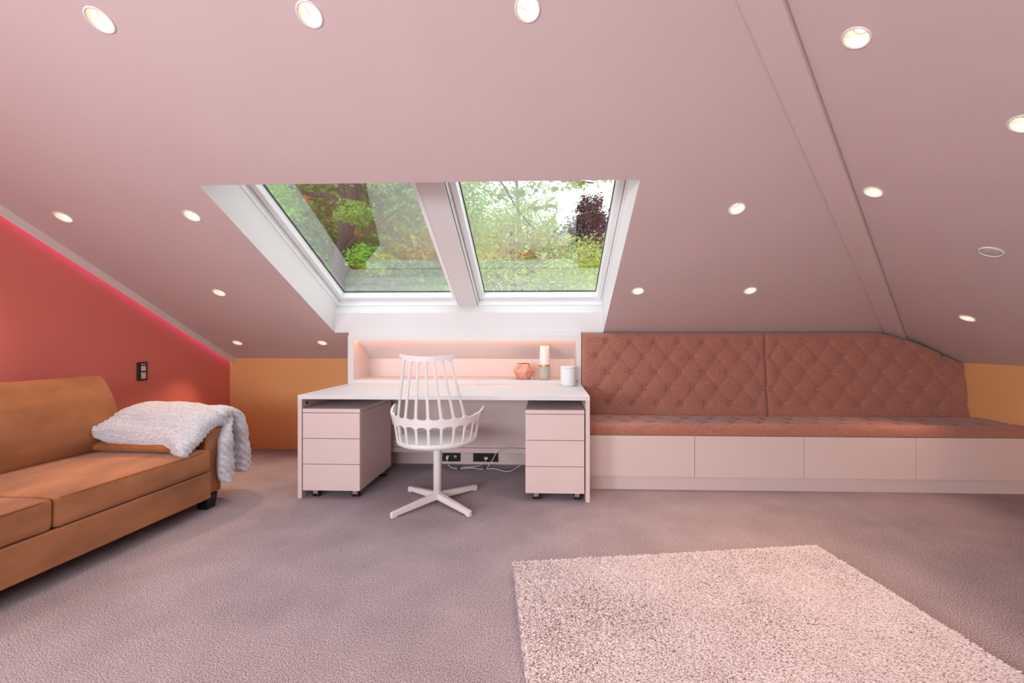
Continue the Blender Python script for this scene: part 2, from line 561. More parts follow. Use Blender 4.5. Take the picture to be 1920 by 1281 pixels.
def ring_loft(x0, x1, y0, y1, prof):
    """rectangular loops on the slope; prof: list of (inset, offset)."""
    V, F = [], []
    for ins, o in prof:
        dy = ins * CT
        V += [sl(x0 + ins, y1 - dy, o), sl(x1 - ins, y1 - dy, o), sl(x1 - ins, y0 + dy, o), sl(x0 + ins, y0 + dy, o)]
    for j in range(len(prof) - 1):
        for i in range(4):
            k = (i + 1) % 4
            F.append((j * 4 + i, j * 4 + k, j * 4 + 4 + k, j * 4 + 4 + i))
    return V, F


def skylight(name, x0, x1, label):
    y0, y1 = OY0, WB
    loc = sl((x0 + x1) / 2, (y0 + y1) / 2, 0.30)
    t = thing(name, label, None, loc, kind='structure')
    ob('window_frame', ring_loft(x0, x1, y0, y1, [(0.0005, 0.246), (0.004, 0.246), (0.006, 0.31), (0.012, 0.31)]), M['window_white'], t, sub=loc)
    s = ob('sash', ring_loft(x0, x1, y0, y1, [(0.010, 0.34), (0.0085, 0.302), (0.011, 0.299), (0.048, 0.299), (0.051, 0.302), (0.060, 0.352)]), M['window_white'], t, sub=loc)
    ob('gasket', ring_loft(x0, x1, y0, y1, [(0.0585, 0.350), (0.066, 0.350), (0.066, 0.356)]), M['gasket'], s, sub=loc)
    ob('seam_gasket', ring_loft(x0, x1, y0, y1, [(0.004, 0.309), (0.0095, 0.309)]), mat('seam_grey', (0.16, 0.13, 0.13), 0.7), t, sub=loc)
    y0g, y1g = y0 + 0.060 * CT, y1 - 0.060 * CT
    gv = [sl(x0 + 0.06, y1g, 0.355), sl(x1 - 0.06, y1g, 0.355), sl(x1 - 0.06, y0g, 0.355), sl(x0 + 0.06, y0g, 0.355)]
    ob('pane', (gv, [(0, 1, 2, 3)]), M['glass'], s, sub=loc)
    return t


skylight('window_1', OX0, -0.812, 'left skylight with white sash, trees behind')
skylight('window_2', -0.632, OX1, 'right skylight with white sash, trees and pale sky behind')
# cover between the two skylights
bm = bmesh.new()
a = [sl(-0.806, WB + 0.004, 0.235), sl(-0.637, WB + 0.004, 0.235), sl(-0.637, OY0, 0.235), sl(-0.806, OY0, 0.235)]
b_ = [sl(-0.815, WB + 0.004, 0.36), sl(-0.629, WB + 0.004, 0.36), sl(-0.629, OY0, 0.36), sl(-0.815, OY0, 0.36)]
vs = [bm.verts.new(q) for q in a + b_]
for f in ((0, 1, 2, 3), (0, 4, 5, 1), (1, 5, 6, 2), (2, 6, 7, 3), (3, 7, 4, 0), (4, 7, 6, 5)):
    bm.faces.new([vs[i] for i in f])
struct('trim_2', bm, M['white_wall'], 'white mullion cover between the two skylights')

# fascia board along the coral wall with a pink LED strip behind it
FX = -3.230
y0, y1 = YR, YB - 0.002
fo = struct('trim_3', ([(FX, y0, zc(y0)), (FX, y1, zc(y1)), (FX, y1, zc(y1) - 0.058), (FX, y0, zc(y0) - 0.058),
                         (FX - 0.012, y0, zc(y0)), (FX - 0.012, y1, zc(y1)), (FX - 0.012, y1, zc(y1) - 0.058), (FX - 0.012, y0, zc(y0) - 0.058)],
                        [(0, 1, 2, 3), (7, 6, 5, 4), (3, 2, 6, 7), (1, 5, 6, 2), (0, 4, 5, 1), (0, 3, 7, 4)]), M['fascia'], 'pale sloping fascia board above the coral wall')
x0, x1 = FX - 0.026, FX - 0.013
ob('led_strip', ([(x0, y0, zc(y0) - 0.016), (x0, y1, zc(y1) - 0.016), (x1, y1, zc(y1) - 0.016), (x1, y0, zc(y0) - 0.016),
                   (x0, y0, zc(y0) - 0.008), (x0, y1, zc(y1) - 0.008), (x1, y1, zc(y1) - 0.008), (x1, y0, zc(y0) - 0.008)],
                  [(0, 1, 2, 3), (7, 6, 5, 4), (0, 4, 5, 1), (2, 6, 7, 3), (1, 5, 6, 2), (3, 7, 4, 0)]), M['led_pink'], fo)['label'] = 'pink light strip'

# hip beam
hw = 0.0955 / 2
V = []
for yh in (YR + 0.06, 4.22):
    xh = yh - 0.795
    zl = zc(yh + hw)
    zr_ = ZK + T * (XR - (xh + hw))
    V += [(xh - hw, yh + hw, zl + 0.004), (xh - hw, yh + hw, zl - 0.006), (xh - hw + 0.006, yh + hw - 0.006, zl - 0.011),
          (xh + hw - 0.014, yh - hw + 0.014, zr_ - 0.026), (xh + hw - 0.004, yh - hw + 0.004, zr_ - 0.024), (xh + hw, yh - hw, zr_ - 0.016), (xh + hw, yh - hw, zr_ + 0.006)]
F = [(i, i + 1, i + 8, i + 7) for i in range(6)] + [(6, 0, 7, 13), tuple(range(6, -1, -1)), tuple(range(7, 14))]
struct('trim_4', (V, F), M['ceiling'], 'dusty pink hip beam running down between the two ceiling slopes')

# ------------------------------------------------------------------ downlights
trim_me = lathe([(0.0405, 0.012), (0.0405, 0.0), (0.0415, -0.003), (0.046, -0.0035), (0.0485, -0.001), (0.0485, 0.0005)], 40, False)
cone_me = lathe([(0.0402, 0.0), (0.037, 0.014), (0.027, 0.036)], 40, False)
holder_me = lathe([(0.027, 0.036), (0.0268, 0.040), (0.0235, 0.040), (0.0235, 0.062)], 32, False)
bulb_me = lathe([(0.0005, 0.046), (0.010, 0.0462), (0.018, 0.048), (0.0225, 0.053), (0.0225, 0.062)], 32, True)
first = None
for lst, rot in ((DL_B, (-TH, 0, 0)), (DL_R, (0, TH, 0))):
    for x, y, lab in lst:
        z = zc(y) if lst is DL_B else ZK + T * (XR - x)
        t = thing('recessed_downlight', lab, 'downlight', (x, y, z), rot, 'recessed downlights in the sloping ceiling')
        if first is None:
            first = [ob('trim_ring', trim_me, M['trim'], t, True), ob('reflector', cone_me, M['reflector'], t, True),
                     ob('lamp_holder', holder_me, M['reflector'], t, True), ob('bulb', bulb_me, M['bulb'], t, True)]
        else:
            for c in first:
                d = c.copy(); COL.objects.link(d); d.parent = t
        ld = bpy.data.lights.new('downlight_beam', 'SPOT')
        ld.energy = 22.0; ld.color = (1.0, 0.62, 0.37); ld.spot_size = R(82); ld.spot_blend = 1.0; ld.shadow_soft_size = 0.02
        l = bpy.data.objects.new('downlight_beam', ld); COL.objects.link(l)
        l.parent = t; l.location = (0, 0, -0.006)
x, y = SPK
t = thing('ceiling_speaker', 'unlit round white grille flush in the right ceiling slope', 'ceiling speaker', (x, y, ZK + T * (XR - x)), (0, TH, 0))
ob('trim_ring', lathe([(0.040, -0.001), (0.042, -0.005), (0.048, -0.005), (0.051, -0.001), (0.051, 0.0)], 40, False), M['trim'], t, True)
ob('grille', lathe([(0.0005, -0.004), (0.025, -0.0038), (0.041, -0.0012), (0.041, 0.0)], 40, True), mat('grille_grey', (0.55, 0.50, 0.52), 0.6), t, True)

# ------------------------------------------------------------------ wall switch on the coral wall
t = thing('wall_switch', 'black double switch plate on the coral wall', 'switch', (XL, 3.339, 0.80))
ob('cover_plate', box(0, 0.009, -0.042, 0.042, 0.0, 0.150, 0.002), M['black_plastic'], t)
key = mat('switch_key_white', (0.75, 0.66, 0.66), 0.4)
ob('rocker', box(0.007, 0.013, -0.012, 0.026, 0.014, 0.066, 0.0015), key, t)
ob('rocker', box(0.007, 0.013, -0.012, 0.026, 0.078, 0.118, 0.0015), key, t)
ob('rocker', box(0.007, 0.012, -0.012, 0.026, 0.131, 0.137, 0.001), key, t)
ob('indicator', box(0.007, 0.011, -0.012, 0.026, 0.119, 0.130, 0.001), mat('switch_brown', (0.12, 0.05, 0.05), 0.4), t)

# ------------------------------------------------------------------ desk
DX0, DX1, DY0, DY1, DZ = -1.779, 0.295, 2.98, 3.745, 0.738
loc = ((DX0 + DX1) / 2, (DY0 + DY1) / 2, 0)
t = thing('desk', 'long white lacquered desk under the skylight', 'desk', loc)
ob('tabletop', box(DX0, DX1, DY0, DY1, DZ - 0.030, DZ, 0.0015), M['desk_white'], t, sub=loc)
s = ob('side_panel', box(DX0, DX0 + 0.030, DY0, DY1, 0, DZ - 0.030, 0.0012), M['lacquer'], t, sub=loc)
ob('cable_slot', box(DX0 + 0.0295, DX0 + 0.0312, DY0 + 0.055, DY0 + 0.075, 0.665, 0.685), M['black_plastic'], s, sub=loc)
ob('side_panel', box(DX1 - 0.030, DX1, DY0, DY1, 0, DZ - 0.030, 0.0012), M['lacquer'], t, sub=loc)
ob('back_panel', box(DX0 + 0.03, DX1 - 0.03, 3.705, 3.735, 0.188, DZ - 0.0305), M['lacquer'], t, sub=loc)
ob('cable_shelf', box(DX0 + 0.03, DX1 - 0.03, 3.690, 3.850, 0.146, 0.186, 0.001), M['lacquer'], t, sub=loc)
ob('kick_board', box(DX0 + 0.03, DX1 - 0.03, 3.852, 3.872, 0.0, 0.146), M['lacquer'], t, sub=loc)
ob('under_rail', box(DX0 + 0.03, DX1 - 0.03, 3.640, 3.704, 0.672, DZ - 0.0305, 0.001), M['lacquer'], t, sub=loc)
ob('cable_flap', box(-0.62, -0.50, 3.655, 3.675, DZ, DZ + 0.0012), mat('flap_grey', (0.52, 0.46, 0.46), 0.4), t, sub=loc)

# ------------------------------------------------------------------ lit niche above the desk
loc = ((DX0 + DX1) / 2, 3.93, DZ)
t = thing('desk_hutch', 'white wall niche with peach glow standing along the desk rear', 'shelf', loc)
sp = [(3.745, DZ), (4.125, DZ), (4.125, 1.015), (3.86, 1.160), (3.745, 1.169)]
ob('side_panel', prism(sp, 'x', DX0, DX0 + 0.050), M['desk_white'], t, sub=loc)
ob('side_panel', prism(sp, 'x', DX1 - 0.040, DX1), M['desk_white'], t, sub=loc)
ob('top_rail', box(DX0 + 0.05, DX1 - 0.04, 3.745, 3.767, 1.123, 1.169, 0.001), M['desk_white'], t, sub=loc)
ob('top_filler', box(DX0, DX1, 3.762, 3.806, 1.1695, 1.196), M['desk_white'], t, sub=loc)
ob('niche_floor', box(DX0 + 0.05, DX1 - 0.04, 3.745, 4.10, DZ, 0.772, 0.001), M['desk_white'], t, sub=loc)
ob('back_panel', box(DX0 + 0.05, DX1 - 0.04, 4.10, 4.12, 0.7725, 0.96), M['desk_white'], t, sub=loc)
ob('sloped_top', prism([(3.768, 1.152), (4.099, 0.944), (4.099, 0.960), (3.768, 1.168)], 'x', DX0 + 0.05, DX1 - 0.04), M['desk_white'], t, sub=loc)
ob('light_strip', box(DX0 + 0.06, DX1 - 0.05, 3.7675, 3.774, 1.127, 1.136), M['led_peach'], t, sub=loc)['label'] = 'peach light strip behind the rail'

# ------------------------------------------------------------------ mobile drawer pedestals
drawer_me = {}


def pedestal(x0, x1, label, key):
    y0, y1 = 2.982, 3.585
    loc = ((x0 + x1) / 2, (y0 + y1) / 2, 0)
    t = thing('drawer_pedestal', label, 'drawer unit', loc, group='drawer pedestals under the desk')
    ob('body', box(x0, x1, y0 + 0.021, y1, 0.058, 0.612, 0.001), M['lacquer'], t, sub=loc)
    ob('top_panel', box(x0, x1, y0, y1, 0.614, 0.640, 0.0012), M['lacquer'], t, sub=loc)
    for z0, z1 in ((0.430, 0.609), (0.247, 0.426), (0.058, 0.243)):
        ob('drawer', box(x0 + 0.001, x1 - 0.001, y0, y0 + 0.020, z0, z1, 0.0012), M['lacquer'], t, sub=loc)
    for cx_, cy_ in ((x0 + 0.075, y0 + 0.05), (x1 - 0.05, y0 + 0.05), (x0 + 0.06, y1 - 0.05), (x1 - 0.03, y1 - 0.10)):
        c = ob('caster', box(cx_ - 0.018, cx_ + 0.018, cy_ - 0.022, cy_ + 0.006, 0.022, 0.057, 0.004), M['chrome'], t, sub=loc)
        wv, wf = lathe([(0.006, -0.009), (0.019, -0.009), (0.021, -0.006), (0.021, 0.006), (0.019, 0.009), (0.006, 0.009)], 20)
        for dx in (-0.016, 0.016):
            ob('wheel', ([(z + cx_ + dx, y + cy_, x + 0.021) for x, y, z in wv], wf), M['black_plastic'], c, True, sub=loc)


pedestal(-1.744, -1.330, 'left pink white drawer pedestal under the desk, side showing', 'l')
pedestal(-0.155, 0.258, 'right pink white drawer pedestal beside the desk right leg', 'r')

# ------------------------------------------------------------------ sockets and cables
def socket(x0, x1, label, slots):
    loc = ((x0 + x1) / 2, 3.852, 0.024)
    t = thing('power_socket', label, 'socket', loc, group='black sockets below the desk')
    ob('cover_plate', box(x0, x1, 3.843, 3.852, 0.024, 0.102, 0.002), M['black_plastic'], t, sub=loc)
    for sx in slots:
        ob('module', box(sx - 0.028, sx + 0.028, 3.841, 3.8435, 0.036, 0.092, 0.001), mat('socket_black', (0.02, 0.018, 0.018), 0.25), t, sub=loc)
    return t


s1 = socket(-0.955, -0.789, 'black double socket with two white inserts, left of pair', (-0.905, -0.835))
for sx in (-0.905, -0.835):
    ob('usb_port', box(sx - 0.014, sx + 0.014, 3.838, 3.842, 0.068, 0.078, 0.001), M['cable'], s1, sub=s1.location)
    ob('usb_port', box(sx - 0.012, sx + 0.012, 3.838, 3.842, 0.052, 0.058, 0.001), mat('port_grey', (0.35, 0.31, 0.31), 0.4), s1, sub=s1.location)
s2 = socket(-0.673, -0.445, 'wider black socket with one white plug, right of pair', (-0.625, -0.559, -0.493))


def cable(label, pts, r=0.0032):
    loc = Vector(pts[0])
    g = tube([p - loc for p in catmull(pts, 60)], r, 8)
    return ob('power_cable', g, M['cable'], smooth=True, loc=loc), loc


c1, l1 = cable('', [(-0.905, 3.830, 0.060), (-0.895, 3.79, 0.045), (-0.86, 3.74, 0.008), (-0.78, 3.70, 0.005), (-0.66, 3.72, 0.005), (-0.58, 3.69, 0.005), (-0.47, 3.71, 0.005), (-0.40, 3.66, 0.005), (-0.33, 3.63, 0.006), (-0.26, 3.66, 0.03), (-0.20, 3.69, 0.085), (-0.165, 3.68, 0.12)])
tag(c1, 'white cable from the left socket along the carpet', 'cable', 'white cables below the desk')
ob('plug', box(-0.012, 0.012, -0.012, 0.012, -0.012, 0.010, 0.003), M['cable'], c1)
c2, l2 = cable('', [(-0.552, 3.828, 0.060), (-0.565, 3.80, 0.030), (-0.62, 3.76, 0.010), (-0.72, 3.735, 0.006), (-0.78, 3.730, 0.005)])
tag(c2, 'short white cable dropping from the right socket', 'cable', 'white cables below the desk')
ob('plug', box(-0.017, 0.017, -0.014, 0.012, -0.006, 0.012, 0.003), M['cable'], c2)
c3, l3 = cable('', [(-0.54, 3.72, 0.005), (-0.515, 3.67, 0.03), (-0.47, 3.66, 0.10), (-0.43, 3.66, 0.165), (-0.36, 3.66, 0.200), (-0.28, 3.66, 0.195), (-0.19, 3.66, 0.185), (-0.16, 3.66, 0.185)])
tag(c3, 'white cable arching up behind the right pedestal', 'cable', 'white cables below the desk')
for x_, p_ in ((-0.775, c1), (-0.545, c1)):
    ob('cable_tie', box(x_ - l1.x - 0.010, x_ - l1.x + 0.010, 3.69 - l1.y, 3.745 - l1.y, -l1.z, 0.014 - l1.z, 0.002), M['black_plastic'], p_)

# ------------------------------------------------------------------ swivel spindle chair
t = thing('swivel_chair', 'white spindle back swivel chair with four star base at desk', 'chair', (-0.762, 2.932, 0), (0, 0, R(3.0)))
# base
for k, a in enumerate((46.6, 137.3, 226.6, 317.3)):
    a = R(a)
    bm = bmesh.new()
    prof = [(0.020, 0.030), (0.020, 0.075), (0.345, 0.038), (0.350, 0.032), (0.350, 0.002), (0.315, 0.002), (0.312, 0.010)]
    half = 0.013
    vs = []
    for sgn in (-1, 1):
        for (r_, z_) in prof:
            hw_ = half * (1.0 if r_ > 0.1 else 1.25)
            vs.append(bm.verts.new((r_ * math.cos(a) - sgn * hw_ * math.sin(a), r_ * math.sin(a) + sgn * hw_ * math.cos(a), z_)))
    n = len(prof)
    bm.faces.new(vs[:n]); bm.faces.new(vs[n:][::-1])
    for i in range(n):
        j = (i + 1) % n
        bm.faces.new((vs[i], vs[i + n], vs[j + n], vs[j]))
    bmesh.ops.recalc_face_normals(bm, faces=bm.faces)
    bmesh.ops.bevel(bm, geom=list(bm.edges), offset=0.0025, segments=2, affect='EDGES', profile=0.5)
    ob('base_leg', bm, M['steel_white'], t)
ob('column', lathe([(0.020, 0.028), (0.028, 0.030), (0.028, 0.40), (0.028, 0.425)], 32), M['steel_white'], t, True)
SR = 0.270
ob('seat', lathe([(0.02, 0.418), (0.10, 0.418), (0.21, 0.424), (SR - 0.014, 0.430), (SR, 0.438), (SR + 0.003, 0.452), (SR + 0.001, 0.464), (SR - 0.006, 0.466), (SR - 0.012, 0.460), (SR - 0.03, 0.456), (0.18, 0.448), (0.08, 0.443), (0.005, 0.442)], 72), M['chair'], t, True)
BRD = 0.285
LOW = [k * 16.5 for k in range(-6, 7)]


def ringp(phi, r, z):
    a = R(phi)
    return Vector((r * math.sin(a), -r * math.cos(a), z))


for ph in LOW:
    p0, p1 = ringp(ph, SR - 0.004, 0.455), ringp(ph, BRD - 0.002 + 0.006 * abs(math.sin(R(ph))), 0.592 + 0.012 * (abs(ph) / 90) ** 2)
    pts = [p0, p0.lerp(p1, 0.35), p0.lerp(p1, 0.8), p1]
    V, F = [], []
    d = ringp(ph, 1, 0); tang = Vector((math.cos(R(ph)), math.sin(R(ph)), 0))
    ws = (0.0085, 0.0085, 0.0085, 0.013)
    for p_, w_ in zip(pts, ws):
        for (u_, v_) in ((-1, -0.55), (-0.55, -0.8), (0.55, -0.8), (1, -0.55), (1, 0.55), (0.55, 0.8), (-0.55, 0.8), (-1, 0.55)):
            V.append(tuple(p_ + tang * u_ * w_ + d * v_ * 0.0065))
    for i in range(3):
        for k in range(8):
            F.append((i * 8 + k, i * 8 + (k + 1) % 8, i * 8 + 8 + (k + 1) % 8, i * 8 + 8 + k))
    F += [tuple(range(7, -1, -1)), tuple(range(24, 32))]
    ob('lower_spindle', (V, F), M['chair'], t, False)
# scalloped arm band
V, F = [], []
NS = 150
for i in range(NS + 1):
    ph = -106 + 212 * i / NS
    aa = abs(ph)
    r_ = BRD + 0.010 * min(1, aa / 90) ** 2 + (0.022 * ((aa - 70) / 36) ** 2 if aa > 70 else 0)
    zt = 0.626 + 0.008 * (aa / 90) ** 2
    zb = 0.580 + 0.012 * (aa / 90) ** 2
    wave = abs(((ph / 16.5) + 0.5) % 1 - 0.5) * 2          # 0 at a spindle, 1 midway
    if aa < 53:
        zt += 0.016 * (1 - min(1, wave * 1.6)) ** 1.3
    if aa > 62:
        zt += 0.040 * min(1, (aa - 62) / 40) ** 1.4
        zb += 0.055 * min(1, (aa - 80) / 26) ** 1.5 if aa > 80 else 0
    zb -= 0.018 * (1 - min(1, wave * 1.5)) ** 1.3
    for (dr, z_) in ((-0.006, zb), (0.006, zb), (0.0075, zt), (-0.0075, zt)):
        rr = r_ + dr + (0.010 if z_ == zt and aa > 75 else 0)
        V.append(tuple(ringp(ph, rr, z_)))
for i in range(NS):
    for k in range(4):
        F.append((i * 4 + k, i * 4 + (k + 1) % 4, i * 4 + 4 + (k + 1) % 4, i * 4 + 4 + k))
F += [(3, 2, 1, 0), tuple(NS * 4 + k for k in range(4))]
ob('arm_band', (V, F), M['chair'], t)
UP = [k * 16.5 for k in range(-3, 4)]


def railp(u, z):      # u in -1..1 along the comb rail
    return Vector((0.172 * u, -0.352 + 0.048 * u * u, z + 0.017 * u * u - 0.004))


for i, ph in enumerate(UP):
    u = (i - 3) / 3 * 0.82
    p0, p1 = ringp(ph, BRD, 0.622), railp(u, 1.012)
    tang = Vector((1, 0.0, 0))
    V, F = [], []
    ks = (0, 0.05, 0.3, 0.6, 0.9, 0.97, 1.0)
    ws = (0.014, 0.0095, 0.0085, 0.0082, 0.0085, 0.0115, 0.016)
    dn = ringp(ph, 1, 0)
    tg = Vector((math.cos(R(ph)), math.sin(R(ph)), 0))
    for k_, w_ in zip(ks, ws):
        q = p0.lerp(p1, k_)
        tg2 = tg.lerp(tang, k_).normalized(); dn2 = Vector((tg2.y, -tg2.x, 0))
        for (u_, v_) in ((-1, -0.55), (-0.55, -0.8), (0.55, -0.8), (1, -0.55), (1, 0.55), (0.55, 0.8), (-0.55, 0.8), (-1, 0.55)):
            V.append(tuple(q + tg2 * u_ * w_ + dn2 * v_ * 0.0065))
    for a_ in range(6):
        for k in range(8):
            F.append((a_ * 8 + k, a_ * 8 + (k + 1) % 8, a_ * 8 + 8 + (k + 1) % 8, a_ * 8 + 8 + k))
    F += [tuple(range(7, -1, -1)), tuple(range(48, 56))]
    ob('upper_spindle', (V, F), M['chair'], t)
V, F = [], []
NS = 80
for i in range(NS + 1):
    u = -1 + 2 * i / NS
    wave = abs((((u / 0.82 * 3) + 0.5) % 1) - 0.5) * 2
    zb = 1.004 - (0.012 * (1 - min(1, wave * 1.5)) if abs(u) < 0.9 else -0.008)
    for dy, z_ in ((-0.007, zb), (0.007, zb), (0.009, 1.034), (-0.009, 1.034)):
        q = railp(u, z_); q.y -= dy
        V.append(tuple(q))
for i in range(NS):
    for k in range(4):
        F.append((i * 4 + k, i * 4 + (k + 1) % 4, i * 4 + 4 + (k + 1) % 4, i * 4 + 4 + k))
F += [(3, 2, 1, 0), tuple(NS * 4 + k for k in range(4))]
ob('comb_rail', (V, F), M['chair'], t)

# ------------------------------------------------------------------ things on the desk
t = thing('geometric_lantern', 'small rose faceted lantern with gold edges in the niche', 'lantern', (-0.216, 3.865, 0.772))
# faceted solid: hexagon waist, smaller triangles-like hexagons above and below
def hexa(r, z, off):
    return [Vector((r * math.cos(R(off + 60 * i)), r * math.sin(R(off + 60 * i)), z)) for i in range(6)]
LH = [hexa(0.052, 0.0, 15), hexa(0.095, 0.072, -15), hexa(0.058, 0.142, 15)]
edges = []
for k in range(2):
    a_, b2 = LH[k], LH[k + 1]
    for i in range(6):
        for tri in (((a_[i], a_[(i + 1) % 6], b2[(i + 1) % 6]) if k == 0 else (a_[i], a_[(i + 1) % 6], b2[i])), ((a_[i], b2[(i + 1) % 6], b2[i]) if k == 0 else (a_[(i + 1) % 6], b2[(i + 1) % 6], b2[i]))):
            ob('facet', ([tuple(v) for v in tri], [(0, 1, 2)]), M['rose_glass'], t)
        edges.append((b2[i], b2[(i + 1) % 6]))
        if k == 0:
            edges += [(a_[i], b2[i]), (a_[i], b2[(i + 1) % 6]), (a_[i], a_[(i + 1) % 6])]
        else:
            edges += [(a_[i], b2[i]), (a_[(i + 1) % 6], b2[i])]
ob('bottom_plate', ([tuple(v + Vector((0, 0, 0.001))) for v in LH[0]], [tuple(range(6))]), M['rose_glass'], t)
for e in edges:
    V, F = tube([e[0], e[1]], 0.0022, 6)
    ob('gold_edge', (V, F), M['gold'], t)

t = thing('aroma_diffuser', 'tall white and grey bottle shaped diffuser with gold band', 'diffuser', (-0.026, 3.806, 0.772))
ob('base', lathe([(0.036, 0.0), (0.043, 0.006), (0.047, 0.03), (0.048, 0.10), (0.0478, 0.120)], 40), M['bottle_grey'], t, True)
ob('band', lathe([(0.0478, 0.120), (0.0492, 0.121), (0.0492, 0.137), (0.0475, 0.138)], 40), M['gold'], t, True)
ob('cap', lathe([(0.0465, 0.138), (0.0465, 0.16), (0.042, 0.27), (0.040, 0.300), (0.037, 0.303), (0.026, 0.303)], 40, False), M['bottle_white'], t, True)
ob('mouth', lathe([(0.026, 0.303), (0.024, 0.29)], 40), mat('mouth_brown', (0.10, 0.055, 0.035), 0.6), t, True)

t = thing('smart_speaker', 'white cylindrical speaker standing on the desk right end', 'speaker', (0.176, 3.640, 0.738))
ob('foot_ring', lathe([(0.050, 0.0), (0.059, 0.002), (0.063, 0.010)], 48), M['bottle_white'], t, True)
ob('body', lathe([(0.0635, 0.010), (0.0665, 0.016), (0.0668, 0.08), (0.0668, 0.148)], 48), M['speaker'], t, True)
ob('top_cap', lathe([(0.0668, 0.148), (0.067, 0.158), (0.0655, 0.164), (0.060, 0.167), (0.001, 0.165)], 48), M['bottle_white'], t, True)
ob('power_plug', box(0.060, 0.078, -0.010, 0.010, 0.03, 0.045, 0.003), mat('plug_grey', (0.25, 0.23, 0.23), 0.5), t)

# ------------------------------------------------------------------ storage bench
BX0, BX1 = 0.300, 3.508
loc = ((BX0 + BX1) / 2, 3.5, 0)
t = thing('storage_bench', 'built in pink white bench base with four wide drawers', 'bench', loc)
ob('carcass', box(BX0, BX1, 3.246, 3.840, 0.101, 0.414), M['lacquer'], t, sub=loc)
ob('plinth', box(BX0, BX1, 3.250, 3.80, 0.0, 0.100), M['lacquer'], t, sub=loc)
xs = [BX0, 1.098, 1.897, 2.700, BX1]
for i in range(4):
    ob('drawer_front', box(xs[i] + 0.0018, xs[i + 1] - 0.0018, 3.222, 3.2445, 0.106, 0.413, 0.0012), M['lacquer'], t, sub=loc)

# tufted upholstery
ROWZ = [1.112, 0.980, 0.848, 0.712, 0.581]
def topz_left(x):
    return 1.188 - 0.0025 * abs(math.sin((x - 0.515) * math.pi / 0.2065)) + 0.0025
OUT = [(1.865, 1.188), (2.70, 1.190), (2.862, 1.184), (2.959, 1.160), (3.047, 1.133), (3.135, 1.106), (3.244, 1.060), (3.375, 0.994), (3.502, 0.932)]
def topz_right(x):
    for (a0, z0), (a1, z1) in zip(OUT, OUT[1:]):
        if x <= a1:
            k = (x - a0) / (a1 - a0); return z0 + (z1 - z0) * k
    return OUT[-1][1]


def yfront(z):
    return 3.668 + 0.062 * (z - 0.48) / 0.70


def backrest(name, label, x0, x1, topf, buttons, nx, nz, seamphase):
    loc = ((x0 + x1) / 2, 3.75, 0.47)
    t = thing(name, label, 'backrest', loc, group='tufted backrest panels above the bench')
    zb = 0.478
    u = np.repeat(np.linspace(0, 1, nx + 1)[None, :], nz + 1, 0)
    v = np.repeat(np.linspace(0, 1, nz + 1)[:, None], nx + 1, 1)
    X = x0 + (x1 - x0) * u
    ZT = np.repeat(np.array([topf(x) for x in X[0]])[None, :], nz + 1, 0)
    Z = zb + (ZT - zb) * v
    D = np.full(X.shape, 9.0)
    for bx, bz in buttons:
        D = np.minimum(D, np.hypot(X - bx, Z - bz))
    C = np.full(X.shape, 9.0)
    rdm = random.Random(5)
    for ax, az in buttons:
        for bx, bz in buttons:
            if az < bz and 0.06 < bz - az < 0.2 and 0.05 < abs(bx - ax) < 0.16:
                vx, vz = bx - ax, bz - az
                k = np.clip(((X - ax) * vx + (Z - az) * vz) / (vx * vx + vz * vz), 0, 1)
                w_ = rdm.uniform(0.7, 1.6)
                bend = 0.010 * np.sin(k * math.pi)
                C = np.minimum(C, np.hypot(X - ax - k * vx - bend, Z - az - k * vz) * w_)
    de = np.minimum(np.minimum(X - x0, x1 - X), np.minimum(ZT - Z, Z - zb + 0.02))
    edge = np.sqrt(np.clip(1 - (1 - np.clip(de, 0, 0.045) / 0.045) ** 2, 0, 1))
    puff = np.clip(C / 0.052, 0, 1) ** 0.7
    Y = yfront(Z) + 0.030 * (1 - edge) + 0.030 * np.exp(-(D / 0.024) ** 1.1) + 0.0055 * np.exp(-C / 0.007) - 0.007 * puff + 0.004
    XS = X + (0.022 * (1 - (Z - 0.48) / 0.46)) * u ** 6 if x1 > 3.4 else X
    V = [tuple(p) for p in np.stack([XS, Y, Z], -1).reshape(-1, 3).tolist()]
    F = []
    W = nx + 1
    for j in range(nz):
        for i in range(nx):
            F.append((j * W + i, j * W + i + 1, (j + 1) * W + i + 1, (j + 1) * W + i))
    # close the back
    border = [i for i in range(W)] + [j * W + nx for j in range(1, nz + 1)] + [nz * W + i for i in range(nx - 1, -1, -1)] + [j * W for j in range(nz - 1, 0, -1)]
    b0 = len(V)
    for i in border:
        x, y, z = V[i]
        V.append((x, 3.790, z))
    nb = len(border)
    for k in range(nb):
        k2 = (k + 1) % nb
        F.append((border[k2], border[k], b0 + k, b0 + k2))
    F.append(tuple(b0 + k for k in range(nb)))
    ob('upholstery', (V, F), M['chenille'], t, True, sub=loc)
    bme = bpy.data.meshes.new('button')
    bv, bf = lathe([(0.0135, 0.004), (0.0135, 0.0), (0.012, -0.004), (0.0075, -0.0068), (0.0005, -0.0078)], 16)
    bme.from_pydata([(x, z, y) for x, y, z in bv], [], [tuple(reversed(f)) for f in bf])
    bme.materials.append(M['chenille']); bme.shade_smooth()
    for bx, bz in buttons:
        if bz < topf(bx) - 0.02 and x0 + 0.008 < bx < x1 - 0.008:
            o = bpy.data.objects.new('button', bme); COL.objects.link(o); o.parent = t
            o.location = (bx - loc[0], yfront(bz) + 0.0205 - loc[1], bz - loc[2])
    return t


